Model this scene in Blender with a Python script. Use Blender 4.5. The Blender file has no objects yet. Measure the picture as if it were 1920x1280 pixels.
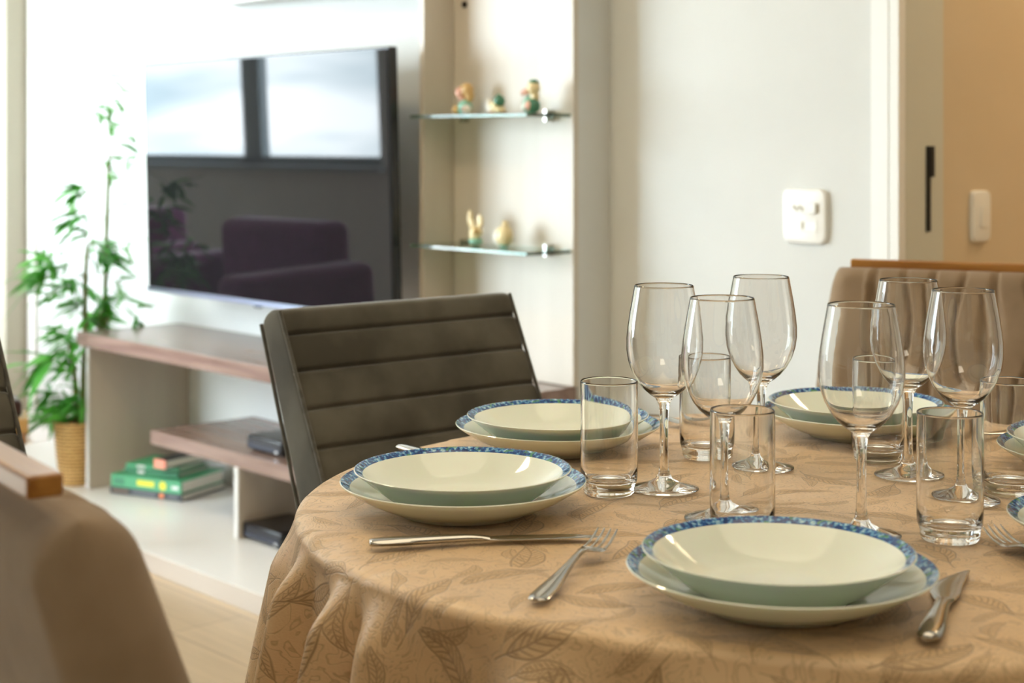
import bpy, math, random
from mathutils import Vector, Matrix, noise
random.seed(7)
S = bpy.context.scene
COL = S.collection
PI = math.pi
# ------------------------------------------------------------------ camera, sky, lights
EYE = 1.13
cam_d = bpy.data.cameras.new('camera')
cam = bpy.data.objects.new('camera', cam_d); COL.objects.link(cam)
cam.location = (0, 0, EYE); cam.rotation_euler = (PI/2, 0, 0)
cam_d.sensor_width = 36; cam_d.lens = 56.25
cam_d.shift_y = -375/1920
cam_d.dof.use_dof = True; cam_d.dof.focus_distance = 1.72; cam_d.dof.aperture_fstop = 6.0
cam_d.clip_start = .05
S.camera = cam
S.view_settings.view_transform = 'Standard'; S.view_settings.look = 'None'
S.view_settings.gamma = 1; S.view_settings.use_curve_mapping = False
S.view_settings.exposure = 0.0
cy = S.cycles
cy.max_bounces = 14; cy.transmission_bounces = 12; cy.glossy_bounces = 6; cy.diffuse_bounces = 6
cy.transparent_max_bounces = 12
cy.sample_clamp_indirect = 6; cy.use_denoising = True
cy.caustics_refractive = True; cy.caustics_reflective = True; cy.blur_glossy = 0.6

TH = math.atan2(-.739, .673)            # the wall frame: a runs along the long wall, D away from the camera towards it
CA, SA = math.cos(TH), math.sin(TH)
def W(a, D, z=0): return Vector((a*CA - D*SA, a*SA + D*CA, z))

SKY = 25.0
world = bpy.data.worlds.new('sky'); S.world = world; world.use_nodes = True
nt = world.node_tree; nt.nodes.clear()
def N(nt, t, **k):
    n = nt.nodes.new(t)
    for a, v in k.items(): setattr(n, a, v)
    return n
wo = N(nt, 'ShaderNodeOutputWorld'); bg = N(nt, 'ShaderNodeBackground'); tc = N(nt, 'ShaderNodeTexCoord')
mp = N(nt, 'ShaderNodeMapping'); mp.inputs['Scale'].default_value = (1, 1, 4.5)
no = N(nt, 'ShaderNodeTexNoise'); no.inputs['Scale'].default_value = 4.5; no.inputs['Detail'].default_value = 3
cr = N(nt, 'ShaderNodeValToRGB')
cr.color_ramp.elements[0].position = .40; cr.color_ramp.elements[0].color = (.40, .53, .60, 1)
cr.color_ramp.elements[1].position = .58; cr.color_ramp.elements[1].color = (.90, .99, 1.04, 1)
sx = N(nt, 'ShaderNodeSeparateXYZ')
mr = N(nt, 'ShaderNodeMapRange'); mr.inputs[1].default_value = -.16; mr.inputs[2].default_value = -.10; mr.inputs[3].default_value = .45; mr.inputs[4].default_value = 1
mx = N(nt, 'ShaderNodeMix', data_type='RGBA', blend_type='MULTIPLY'); mx.inputs[0].default_value = 1
L = nt.links.new
L(tc.outputs['Generated'], mp.inputs['Vector']); L(mp.outputs[0], no.inputs['Vector']); L(no.outputs['Fac'], cr.inputs[0])
L(tc.outputs['Generated'], sx.inputs[0]); L(sx.outputs['Z'], mr.inputs[0])
L(cr.outputs[0], mx.inputs[6]); L(mr.outputs[0], mx.inputs[7]); L(mx.outputs[2], bg.inputs['Color'])
bg.inputs['Strength'].default_value = SKY; L(bg.outputs[0], wo.inputs[0])

def area(name, loc, size, sy, power, color, rot, portal=False, shape='RECTANGLE'):
    d = bpy.data.lights.new(name, 'AREA'); d.shape = shape; d.size = size; d.size_y = sy
    d.energy = power; d.color = color
    if portal: d.cycles.is_portal = True
    o = bpy.data.objects.new(name, d); COL.objects.link(o); o.location = loc; o.rotation_euler = rot
    return o
WIN_A0, WIN_A1, WIN_Z0, WIN_Z1, WIN_D = -10.42, -7.12, .83, 2.40, -.45
DOR_A0, DOR_A1, DOR_Z0 = -6.98, -4.9, .04        # glazed balcony door
area('window_daylight', W((WIN_A0+WIN_A1)/2, WIN_D-.02, (WIN_Z0+WIN_Z1)/2), WIN_A1-WIN_A0, WIN_Z1-WIN_Z0, 1, (1,1,1), (PI/2, 0, TH+PI), portal=True)
area('balcony_daylight', W((DOR_A0+DOR_A1)/2, WIN_D-.02, (DOR_Z0+WIN_Z1)/2), DOR_A1-DOR_A0, WIN_Z1-DOR_Z0, 1, (1,1,1), (PI/2, 0, TH+PI), portal=True)
area('ceiling_lamp', W(-2.85, .95, 2.55), .30, .30, 15, (1.0, .80, .50), (0, 0, TH))
area('dining_fill', W(-.95, 1.15, 2.56), 1.6, 1.6, 15, (1.0, .86, .64), (0, 0, TH))  # added soft fill over the table, not a real ceiling fixture
area('front_fill', (.15, -.55, 2.25), .7, .5, 6.5, (1.0, .88, .68), (math.radians(52), 0, 0))  # unseen fill added behind the camera to lift camera-facing surfaces
area('hall_lamp', W(-1.3, 3.9, 2.5), .4, .4, 14, (1.0, .78, .50), (0, 0, TH))
area('far_room_fill', W(-5.2, .9, 2.55), .9, .9, 16, (1.0, .82, .56), (0, 0, TH))  # added fill, brightens the window wall mirrored in the television

# ------------------------------------------------------------------ materials
def mat(name, col, rough=.5, metal=0, spec=.5, **k):
    m = bpy.data.materials.new(name); m.use_nodes = True
    b = m.node_tree.nodes['Principled BSDF']
    b.inputs['Base Color'].default_value = (*col, 1); b.inputs['Roughness'].default_value = rough
    b.inputs['Metallic'].default_value = metal; b.inputs['Specular IOR Level'].default_value = spec
    for n, v in k.items(): b.inputs[n.replace('_', ' ')].default_value = v
    return m
def nodes(m): return m.node_tree, m.node_tree.nodes['Principled BSDF']
def noisy(m, c1, c2, scale=20, detail=4, stretch=(1,1,1), bump=0, bscale=None, lo=.35, hi=.65, dist=0.001, coord='Object'):
    nt, b = nodes(m); L = nt.links.new
    tc = N(nt, 'ShaderNodeTexCoord'); mp = N(nt, 'ShaderNodeMapping'); mp.inputs['Scale'].default_value = stretch
    n = N(nt, 'ShaderNodeTexNoise'); n.inputs['Scale'].default_value = scale; n.inputs['Detail'].default_value = detail
    r = N(nt, 'ShaderNodeValToRGB'); r.color_ramp.elements[0].position = lo; r.color_ramp.elements[1].position = hi
    r.color_ramp.elements[0].color = (*c1, 1); r.color_ramp.elements[1].color = (*c2, 1)
    L(tc.outputs[coord], mp.inputs[0]); L(mp.outputs[0], n.inputs['Vector']); L(n.outputs['Fac'], r.inputs[0]); L(r.outputs[0], b.inputs['Base Color'])
    if bump:
        n2 = N(nt, 'ShaderNodeTexNoise'); n2.inputs['Scale'].default_value = bscale or scale*4; n2.inputs['Detail'].default_value = 3
        L(mp.outputs[0], n2.inputs['Vector'])
        bp = N(nt, 'ShaderNodeBump'); bp.inputs['Strength'].default_value = bump; bp.inputs['Distance'].default_value = dist
        L(n2.outputs['Fac'], bp.inputs['Height']); L(bp.outputs[0], b.inputs['Normal'])
    return m
M = {}
M['wall'] = noisy(mat('white_wall_paint', (.8,.8,.77), .7), (.66,.675,.655), (.70,.715,.695), 3, bump=.05, bscale=90)
M['ceiling'] = mat('ceiling_paint', (.88,.88,.87), .8)
M['hallwall'] = noisy(mat('hall_wall_paint', (.66,.56,.42), .7), (.64,.52,.35), (.67,.55,.38), 3)
M['trim'] = mat('white_lacquer', (.86,.86,.83), .35)
M['jamb'] = mat('jamb_paint', (.62,.62,.54), .5)
M['beige_panel'] = noisy(mat('beige_melamine', (.70,.62,.52), .38), (.60,.54,.455), (.65,.59,.505), 2, stretch=(6,6,.5))
M['beige_inner'] = noisy(mat('beige_board', (.55,.47,.38), .45), (.50,.43,.35), (.56,.49,.40), 2, stretch=(6,6,.5))
M['white_board'] = mat('white_melamine', (.80,.80,.79), .3)
M['wood'] = noisy(mat('walnut_laminate', (.3,.2,.15), .3), (.20,.125,.10), (.33,.23,.19), 3, detail=6, stretch=(1.2,14,14), lo=.3, hi=.7); M['wood'].node_tree.nodes['Principled BSDF'].inputs['Roughness'].default_value = .2
M['steel'] = mat('brushed_steel', (.46,.44,.40), .13, 1)
M['slab_white'] = mat('white_slab_board', (.90,.90,.88), .22); M['slab_edge'] = mat('pale_edge_band', (.50,.43,.36), .5)
M['black'] = mat('black_plastic', (.006,.007,.010), .22)
M['black_matte'] = mat('black_matte', (.01,.01,.01), .6)
M['screen'] = mat('tv_glass', (.012,.0115,.013), .022, 0, .5, IOR=1.34)
M['tvframe'] = mat('tv_bezel_metal', (.42,.47,.58), .3, 1)
M['rail'] = noisy(mat('honey_wood', (.45,.2,.06), .28), (.26,.10,.015), (.38,.17,.035), 8, detail=5, stretch=(1,10,10), bump=.05)
M['legwood'] = noisy(mat('leg_wood', (.35,.18,.08), .4), (.28,.14,.06), (.4,.22,.1), 8, stretch=(8,8,1))
M['plate'] = mat('opal_glass', (.78,.82,.72), .05, 0, .5, Subsurface_Weight=.15, Subsurface_Radius=(.004,.006,.004), Subsurface_Scale=1.0)
M['cane'] = mat('bamboo_cane', (.12,.15,.02), .4)
M['leaf'] = noisy(mat('bamboo_leaf', (.06,.34,.05), .4, Transmission_Weight=.0), (.02,.24,.02), (.12,.46,.05), 9, lo=.3, hi=.7)
M['soil'] = mat('soil', (.05,.035,.02), .9)
M['purple'] = noisy(mat('purple_velvet', (.09,.02,.07), .9, Sheen_Weight=.6, Sheen_Roughness=.4), (.19,.035,.14), (.26,.06,.20), 12, bump=.2)
M['velvet'] = noisy(mat('grey_velvet', (.1,.1,.08), .9, 0, .15, Sheen_Weight=.8, Sheen_Roughness=.30), (.060,.055,.043), (.118,.110,.088), 9, detail=8, bump=.25, bscale=900, dist=.0006)
M['piping'] = noisy(mat('grey_piping', (.12,.12,.10), .9, 0, .15, Sheen_Weight=.4), (.07,.066,.055), (.11,.105,.088), 60)
M['beige_fab'] = noisy(mat('beige_linen', (.30,.23,.16), .9, 0, .1, Sheen_Weight=.15), (.235,.165,.102), (.29,.208,.135), 14, detail=5, bump=.3, bscale=700, dist=.0006)
M['glass'] = mat('clear_glass', (1,1,1), 0, 0, .5, Transmission_Weight=1, IOR=1.5)
M['shelf_glass'] = mat('green_glass', (.62,.92,.80), .02, 0, .5, Transmission_Weight=1, IOR=1.5)
M['page'] = noisy(mat('book_pages', (.75,.71,.6), .8), (.75,.72,.63), (.92,.89,.8), 3, stretch=(1,1,300))
M['bgreen'] = mat('green_cover', (.03,.22,.10), .4); M['bgreen2'] = mat('light_green_cover', (.06,.36,.16), .4)
M['bblack'] = mat('black_cover', (.02,.025,.03), .4); M['bpink'] = mat('salmon_spine', (.85,.32,.22), .5)
M['yellow'] = mat('yellow_print', (.85,.80,.05), .5); M['white'] = mat('white_print', (.85,.85,.85), .5); M['orange'] = mat('orange_print', (.9,.25,.08), .5)
M['greyprint'] = mat('grey_print', (.12,.13,.15), .5); M['brownprint'] = mat('brown_print', (.16,.10,.06), .5)
M['cer_cream'] = mat('cream_ceramic', (.80,.66,.38), .2); M['cer_green'] = mat('green_ceramic', (.25,.50,.38), .2)
M['cer_dark'] = mat('dark_green_ceramic', (.06,.20,.12), .2); M['cer_tan'] = mat('tan_ceramic', (.62,.40,.16), .25)
M['cer_pink'] = mat('pink_ceramic', (.75,.42,.32), .25); M['cer_white'] = mat('white_ceramic', (.85,.80,.72), .2)

# wooden floor, planks along the long wall
def floor_mat():
    m = mat('oak_floor', (.5,.38,.25), .33); nt, b = nodes(m); L = nt.links.new
    tc = N(nt, 'ShaderNodeTexCoord'); br = N(nt, 'ShaderNodeTexBrick')
    br.inputs['Scale'].default_value = 1; br.inputs['Brick Width'].default_value = 1.3; br.inputs['Row Height'].default_value = .19
    br.inputs['Mortar Size'].default_value = .0018; br.inputs['Color1'].default_value = (.56,.43,.28,1); br.inputs['Color2'].default_value = (.47,.355,.225,1)
    br.inputs['Mortar'].default_value = (.25,.17,.11,1)
    mp = N(nt, 'ShaderNodeMapping'); mp.inputs['Scale'].default_value = (1.2, 16, 1)
    n = N(nt, 'ShaderNodeTexNoise'); n.inputs['Scale'].default_value = 3; n.inputs['Detail'].default_value = 6
    r = N(nt, 'ShaderNodeMapRange'); r.inputs[3].default_value = .72; r.inputs[4].default_value = 1.2
    x = N(nt, 'ShaderNodeMix', data_type='RGBA', blend_type='MULTIPLY'); x.inputs[0].default_value = 1
    L(tc.outputs['Object'], br.inputs['Vector']); L(tc.outputs['Object'], mp.inputs[0]); L(mp.outputs[0], n.inputs['Vector'])
    L(n.outputs['Fac'], r.inputs[0]); L(br.outputs['Color'], x.inputs[6]); L(r.outputs[0], x.inputs[7]); L(x.outputs[2], b.inputs['Base Color'])
    return m
M['floor'] = floor_mat()

def speckle_mat():   # blue, teal and green dabs of the plate rims
    m = mat('blue_speckled_rim', (.05,.12,.35), .08); nt, b = nodes(m); L = nt.links.new
    tc = N(nt, 'ShaderNodeTexCoord'); n = N(nt, 'ShaderNodeTexNoise'); n.inputs['Scale'].default_value = 230; n.inputs['Detail'].default_value = 3
    r = N(nt, 'ShaderNodeValToRGB'); e = r.color_ramp.elements
    e[0].position = .40; e[0].color = (.012,.04,.16,1); e[1].position = .68; e[1].color = (.42,.62,.70,1)
    k = e.new(.50); k.color = (.02,.10,.32,1); k = e.new(.57); k.color = (.10,.30,.52,1)
    n2 = N(nt, 'ShaderNodeTexNoise'); n2.inputs['Scale'].default_value = 95; n2.inputs['Detail'].default_value = 2
    r2 = N(nt, 'ShaderNodeMapRange'); r2.inputs[1].default_value = .60; r2.inputs[2].default_value = .64; r2.inputs[3].default_value = 0; r2.inputs[4].default_value = .8
    x = N(nt, 'ShaderNodeMix', data_type='RGBA'); x.inputs[7].default_value = (.08,.26,.08,1)
    mp = N(nt, 'ShaderNodeMapping'); mp.inputs['Location'].default_value = (3,5,1)
    L(tc.outputs['Object'], n.inputs['Vector']); L(tc.outputs['Object'], mp.inputs[0]); L(mp.outputs[0], n2.inputs['Vector'])
    L(n.outputs['Fac'], r.inputs[0]); L(n2.outputs['Fac'], r2.inputs[0]); L(r2.outputs[0], x.inputs[0]); L(r.outputs[0], x.inputs[6]); L(x.outputs[2], b.inputs['Base Color'])
    return m
M['rim'] = speckle_mat()

def basket_mat():
    m = mat('woven_straw', (.5,.3,.1), .6); nt, b = nodes(m); L = nt.links.new
    tc = N(nt, 'ShaderNodeTexCoord'); br = N(nt, 'ShaderNodeTexBrick')
    br.inputs['Scale'].default_value = 1; br.inputs['Brick Width'].default_value = .03; br.inputs['Row Height'].default_value = .011
    br.inputs['Mortar Size'].default_value = .0015; br.inputs['Color1'].default_value = (.80,.52,.20,1); br.inputs['Color2'].default_value = (.68,.42,.14,1); br.inputs['Mortar'].default_value = (.25,.13,.04,1)
    L(tc.outputs['UV'], br.inputs['Vector']); L(br.outputs['Color'], b.inputs['Base Color'])
    bp = N(nt, 'ShaderNodeBump'); bp.inputs['Distance'].default_value = .003; bp.inputs['Strength'].default_value = .6; bp.invert = True
    L(br.outputs['Fac'], bp.inputs['Height']); L(bp.outputs[0], b.inputs['Normal'])
    return m
M['basket'] = basket_mat()

def damask_mat():    # woven leaves, branches and fine lines in the tan tablecloth
    m = mat('tan_damask', (.52,.33,.18), .6, 0, .55, Sheen_Weight=.30, Sheen_Roughness=.35); nt, b = nodes(m); L = nt.links.new
    tc = N(nt, 'ShaderNodeTexCoord')
    wn = N(nt, 'ShaderNodeTexNoise'); wn.inputs['Scale'].default_value = 14; wn.inputs['Detail'].default_value = 2
    L(tc.outputs['UV'], wn.inputs['Vector'])
    sc = N(nt, 'ShaderNodeVectorMath', operation='SCALE'); sc.inputs['Scale'].default_value = .022
    L(wn.outputs['Color'], sc.inputs[0])
    ad = N(nt, 'ShaderNodeVectorMath', operation='ADD'); L(tc.outputs['UV'], ad.inputs[0]); L(sc.outputs[0], ad.inputs[1])
    def mth(op, a, c=None, cl=False):
        n = N(nt, 'ShaderNodeMath', operation=op); n.use_clamp = cl
        for i, v in enumerate((a, c)):
            if v is None: continue
            if isinstance(v, (int, float)): n.inputs[i].default_value = v
            else: L(v, n.inputs[i])
        return n.outputs[0]
    def leaf_layer(scale, length, width, off):
        mp = N(nt, 'ShaderNodeMapping'); mp.inputs['Scale'].default_value = (scale, scale, 0); mp.inputs['Location'].default_value = (off, off*.7, 0)
        L(ad.outputs[0], mp.inputs[0])
        v = N(nt, 'ShaderNodeTexVoronoi'); v.voronoi_dimensions = '2D'; v.inputs['Scale'].default_value = 1; v.inputs['Randomness'].default_value = .75
        L(mp.outputs[0], v.inputs['Vector'])
        sb = N(nt, 'ShaderNodeVectorMath', operation='SUBTRACT'); L(mp.outputs[0], sb.inputs[0]); L(v.outputs['Position'], sb.inputs[1])
        sp = N(nt, 'ShaderNodeSeparateColor'); L(v.outputs['Color'], sp.inputs[0])
        vr = N(nt, 'ShaderNodeVectorRotate'); vr.rotation_type = 'Z_AXIS'; L(sb.outputs[0], vr.inputs['Vector']); L(mth('MULTIPLY', sp.outputs[0], 6.283), vr.inputs['Angle'])
        xy = N(nt, 'ShaderNodeSeparateXYZ'); L(vr.outputs[0], xy.inputs[0])
        x, y = xy.outputs[0], xy.outputs[1]
        y2 = mth('SUBTRACT', y, mth('MULTIPLY', mth('MULTIPLY', x, x), .5))          # curved midrib
        ay = mth('ABSOLUTE', y2)
        xx = mth('DIVIDE', x, length)
        half = mth('MULTIPLY', mth('SUBTRACT', 1, mth('MULTIPLY', xx, xx)), width)
        d = mth('SUBTRACT', half, ay)                                                # >0 inside
        ins = mth('MULTIPLY', d, 40, True)
        edge = mth('SUBTRACT', 1, mth('MULTIPLY', mth('ABSOLUTE', d), 55), True)
        rib = mth('MULTIPLY', mth('SUBTRACT', 1, mth('MULTIPLY', ay, 70), True), mth('MULTIPLY', mth('ADD', mth('SUBTRACT', 1, mth('ABSOLUTE', xx)), .35), 20, True))
        ve = mth('SINE', mth('ADD', mth('MULTIPLY', x, 75), mth('MULTIPLY', ay, -95)))
        veins = mth('MULTIPLY', ins, mth('MULTIPLY', mth('SUBTRACT', ve, .2), 1.5, True))
        return ins, mth('MAXIMUM', mth('MAXIMUM', edge, rib), mth('MULTIPLY', veins, .7))
    i1, l1 = leaf_layer(11, .46, .14, 0)
    i2, l2 = leaf_layer(17, .44, .10, 3.7)
    cn = N(nt, 'ShaderNodeTexNoise'); cn.inputs['Scale'].default_value = 34; cn.inputs['Detail'].default_value = 2; cn.inputs['Distortion'].default_value = 1.2
    L(tc.outputs['UV'], cn.inputs['Vector'])
    fr = mth('FRACT', mth('MULTIPLY', cn.outputs['Fac'], 9))
    cont = mth('MULTIPLY', mth('SUBTRACT', 1, mth('MULTIPLY', mth('ABSOLUTE', mth('SUBTRACT', fr, .5)), 6), True), .5)
    lines = mth('MAXIMUM', mth('MAXIMUM', l1, mth('MULTIPLY', l2, .8)), cont)
    fill = mth('MAXIMUM', i1, mth('MULTIPLY', i2, .7))
    big = N(nt, 'ShaderNodeTexNoise'); big.inputs['Scale'].default_value = 5; L(tc.outputs['UV'], big.inputs['Vector'])
    c0 = N(nt, 'ShaderNodeMix', data_type='RGBA'); c0.inputs[6].default_value = (.64,.435,.235,1); c0.inputs[7].default_value = (.73,.515,.295,1); L(big.outputs['Fac'], c0.inputs[0])
    c1 = N(nt, 'ShaderNodeMix', data_type='RGBA'); c1.inputs[7].default_value = (.52,.34,.165,1); L(c0.outputs[2], c1.inputs[6]); L(mth('MULTIPLY', fill, .45), c1.inputs[0])
    c2 = N(nt, 'ShaderNodeMix', data_type='RGBA'); c2.inputs[7].default_value = (.25,.155,.07,1); L(c1.outputs[2], c2.inputs[6]); L(mth('MULTIPLY', lines, .92), c2.inputs[0])
    L(c2.outputs[2], b.inputs['Base Color'])
    rr = N(nt, 'ShaderNodeMapRange'); rr.inputs[3].default_value = .38; rr.inputs[4].default_value = .56; L(fill, rr.inputs[0]); L(rr.outputs[0], b.inputs['Roughness'])
    wv = N(nt, 'ShaderNodeTexNoise'); wv.inputs['Scale'].default_value = 700; L(tc.outputs['UV'], wv.inputs['Vector'])
    h = mth('ADD', mth('MULTIPLY', lines, -.6), mth('MULTIPLY', wv.outputs['Fac'], .35))
    bp = N(nt, 'ShaderNodeBump'); bp.inputs['Strength'].default_value = .55; bp.inputs['Distance'].default_value = .0012
    L(h, bp.inputs['Height']); L(bp.outputs[0], b.inputs['Normal'])
    return m
M['cloth'] = damask_mat()

# ------------------------------------------------------------------ mesh helpers
class MB:
    def __init__(s): s.v = []; s.f = []; s.m = []; s.uv = None
    def add(s, vs, fs, mi=0):
        o = len(s.v); s.v += [tuple(v) for v in vs]; s.f += [tuple(i+o for i in f) for f in fs]; s.m += [mi]*len(fs)
    def box(s, x0, x1, y0, y1, z0, z1, mi=0):
        s.add([(x,y,z) for z in (z0,z1) for y in (y0,y1) for x in (x0,x1)],
              [(0,2,3,1),(4,5,7,6),(0,1,5,4),(2,6,7,3),(0,4,6,2),(1,3,7,5)], mi)
    def lathe(s, prof, n=48, mi=0, c=(0,0,0), mf=None):
        """prof: list of (r,z); closed solid when it starts and ends at r = 0"""
        vs = []; idx = []
        for r, z in prof:
            if r < 1e-6: idx.append([len(vs)]); vs.append((c[0], c[1], c[2]+z))
            else:
                idx.append(list(range(len(vs), len(vs)+n)))
                vs += [(c[0]+r*math.cos(2*PI*i/n), c[1]+r*math.sin(2*PI*i/n), c[2]+z) for i in range(n)]
        o = len(s.v); s.v += vs
        for k in range(len(prof)-1):
            A, B = idx[k], idx[k+1]; m_ = mf(k) if mf else mi
            for i in range(n):
                j = (i+1) % n
                if len(A) == 1 and len(B) == 1: continue
                if len(A) == 1: f = (A[0], B[j], B[i])
                elif len(B) == 1: f = (A[i], A[j], B[0])
                else: f = (A[i], A[j], B[j], B[i])
                s.f.append(tuple(q+o for q in f)); s.m.append(m_)
    def loft(s, rings, cap=True, mi=0, closed=True):
        n = len(rings[0]); o = len(s.v)
        for r in rings: s.v += [tuple(p) for p in r]
        for k in range(len(rings)-1):
            for i in range(n if closed else n-1):
                j = (i+1) % n
                s.f.append((o+k*n+i, o+k*n+j, o+(k+1)*n+j, o+(k+1)*n+i)); s.m.append(mi)
        if cap:
            s.f.append(tuple(o+i for i in reversed(range(n)))); s.m.append(mi)
            s.f.append(tuple(o+(len(rings)-1)*n+i for i in range(n))); s.m.append(mi)
    def tube(s, pts, r, n=8, mi=0):
        pts = [Vector(p) for p in pts]; rings = []
        for i, p in enumerate(pts):
            t = (pts[min(i+1, len(pts)-1)]-pts[max(i-1, 0)]).normalized()
            up = Vector((0,0,1)) if abs(t.z) < .9 else Vector((1,0,0))
            u = t.cross(up).normalized(); w = u.cross(t)
            rr = r[i] if isinstance(r, (list, tuple)) else r
            rings.append([p+u*rr*math.cos(2*PI*k/n)+w*rr*math.sin(2*PI*k/n) for k in range(n)])
        s.loft(rings, True, mi)
    def ball(s, c, r, n=16, mi=0, sq=(1,1,1)):
        k = n//2
        prof = [(r*math.sin(PI*i/k), -r*math.cos(PI*i/k)) for i in range(k+1)]
        prof[0] = (0, -r); prof[-1] = (0, r)
        o = len(s.v); s.lathe(prof, n, mi)
        for i in range(o, len(s.v)):
            x, y, z = s.v[i]; s.v[i] = (c[0]+x*sq[0], c[1]+y*sq[1], c[2]+z*sq[2])
    def build(s, name, mats, parent=None, smooth=True, bevel=0, seg=2, angle=40, label=None):
        me = bpy.data.meshes.new(name); me.from_pydata(s.v, [], s.f)
        for m_ in (mats if isinstance(mats, (list, tuple)) else [mats]): me.materials.append(m_)
        me.polygons.foreach_set('material_index', s.m)
        import bmesh
        b = bmesh.new(); b.from_mesh(me); bmesh.ops.recalc_face_normals(b, faces=b.faces); b.to_mesh(me); b.free()
        if s.uv:
            ul = me.uv_layers.new(name='UVMap')
            for lp in me.loops: ul.data[lp.index].uv = s.uv[lp.vertex_index]
        o = bpy.data.objects.new(name, me); COL.objects.link(o)
        if parent: o.parent = parent
        if bevel:
            md = o.modifiers.new('bevel', 'BEVEL'); md.width = bevel; md.segments = seg; md.limit_method = 'ANGLE'; md.angle_limit = math.radians(35)
        if smooth:
            me.polygons.foreach_set('use_smooth', [True]*len(me.polygons))
            try: me.set_sharp_from_angle(angle=math.radians(angle))
            except Exception: pass
        if label: o['label'] = label
        return o
def thing(name, label, cat, loc=(0,0,0), rz=0, group=None):
    o = bpy.data.objects.new(name, None); COL.objects.link(o); o.empty_display_size = .05
    o.location = loc; o.rotation_euler = (0, 0, rz); o['label'] = label; o['category'] = cat
    if group: o['group'] = group
    return o
def tag(o, label, cat, group=None, loc=None, rz=None):
    o['label'] = label; o['category'] = cat
    if group: o['group'] = group
    if loc is not None: o.location = loc
    if rz is not None: o.rotation_euler = (0, 0, rz)
    return o
def dup(root, loc, rz, label=None):
    def cp(o, par=None):
        c = o.copy(); COL.objects.link(c); c.parent = par
        for ch in kids.get(o.name, []): cp(ch, c)
        return c
    kids = {}
    for o in COL.objects:
        if o.parent: kids.setdefault(o.parent.name, []).append(o)
    r = cp(root); r.location = loc; r.rotation_euler = (0, 0, rz)
    if label: r['label'] = label
    return r
def struct(name, mb, m, bevel=0, parent=None, **k):
    o = mb.build(name, m, parent, smooth=bool(bevel), bevel=bevel)
    if not parent: o['kind'] = 'structure'; o.rotation_euler = (0, 0, TH)
    return o
def sbox(name, a0, a1, D0, D1, z0, z1, m, bevel=0, parent=None):
    b = MB(); b.box(a0, a1, D0, D1, z0, z1); return struct(name, b, m, bevel, parent)

# ------------------------------------------------------------------ the room (wall frame coordinates)
WALL, SWALL = 2.73, 2.84
A_L, A_R = -10.5, 2.6
CEIL = 2.6
DA0, DA1 = -1.905, -1.08      # doorway
sbox('floor', A_L, A_R, WIN_D-.15, 6.2, -.08, 0, M['floor'])
sbox('ceiling', A_L, A_R, WIN_D-.15, 6.2, CEIL, CEIL+.1, M['ceiling'])
sbox('wall_front', -5.71, -2.76, WALL, SWALL+.14, 0, CEIL, M['wall'])          # the wall behind the television
M['pillar'] = mat('beige_grey_paint', (.46,.43,.34), .7)
sbox('wall_far_front', A_L, -5.71, WALL-.095, SWALL+.14, 0, CEIL, M['pillar'])
b = MB(); b.box(-2.76, DA0-.02, SWALL, SWALL+.14, 0, CEIL); b.box(DA1+.02, A_R, SWALL, SWALL+.14, 0, CEIL); b.box(DA0-.02, DA1+.02, SWALL, SWALL+.14, 2.12, CEIL)
struct('wall_right_front', b, M['wall'])
sbox('wall_left', A_L-.12, A_L, WIN_D-.15, SWALL+.14, 0, CEIL, M['wall'])
sbox('wall_right', A_R, A_R+.12, WIN_D-.15, 6.2, 0, CEIL, M['hallwall'])
b = MB()
b.box(A_L, WIN_A0, WIN_D-.15, WIN_D, 0, CEIL); b.box(DOR_A1, A_R, WIN_D-.15, WIN_D, 0, CEIL); b.box(WIN_A1, DOR_A0, WIN_D-.15, WIN_D, 0, CEIL)
b.box(DOR_A0, DOR_A1, WIN_D-.15, WIN_D, 0, DOR_Z0); b.box(DOR_A0, DOR_A1, WIN_D-.15, WIN_D, WIN_Z1, CEIL)
b.box(WIN_A0, WIN_A1, WIN_D-.15, WIN_D, 0, WIN_Z0); b.box(WIN_A0, WIN_A1, WIN_D-.15, WIN_D, WIN_Z1, CEIL)
struct('wall_back', b, M['wall'])
M['winframe'] = mat('window_frame_paint', (.30,.36,.38), .4)
b = MB()
for a0, a1 in ((WIN_A0, WIN_A0+.06), (-8.60, -8.40), (WIN_A1-.06, WIN_A1)): b.box(a0, a1, WIN_D-.12, WIN_D-.06, WIN_Z0, WIN_Z1)
b.box(WIN_A0, WIN_A1, WIN_D-.12, WIN_D-.06, WIN_Z0, WIN_Z0+.05); b.box(WIN_A0, WIN_A1, WIN_D-.12, WIN_D-.06, WIN_Z1-.05, WIN_Z1)
struct('window_1', b, M['winframe'])
b = MB()
for a0, a1 in ((DOR_A0, DOR_A0+.05), (-5.98, -5.90), (DOR_A1-.05, DOR_A1)): b.box(a0, a1, WIN_D-.12, WIN_D-.06, DOR_Z0, WIN_Z1)
b.box(DOR_A0, DOR_A1, WIN_D-.12, WIN_D-.06, DOR_Z0, DOR_Z0+.05); b.box(DOR_A0, DOR_A1, WIN_D-.12, WIN_D-.06, WIN_Z1-.05, WIN_Z1)
struct('window_2', b, M['winframe'])
sbox('trim_5', WIN_A0-.05, WIN_A1+.05, WIN_D-.04, WIN_D+.05, WIN_Z0-.03, WIN_Z0, M['winframe'])
# hall beyond the doorway
sbox('wall_hall_left', DA0-.16, DA0-.006, SWALL+.14, 6.2, 0, CEIL, M['hallwall'])
sbox('wall_hall_right', DA1+.15, DA1+.27, SWALL+.14, 6.2, 0, CEIL, M['hallwall'])
sbox('wall_hall_end', DA0, DA1+.15, 6.05, 6.2, 0, CEIL, M['hallwall'])
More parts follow.
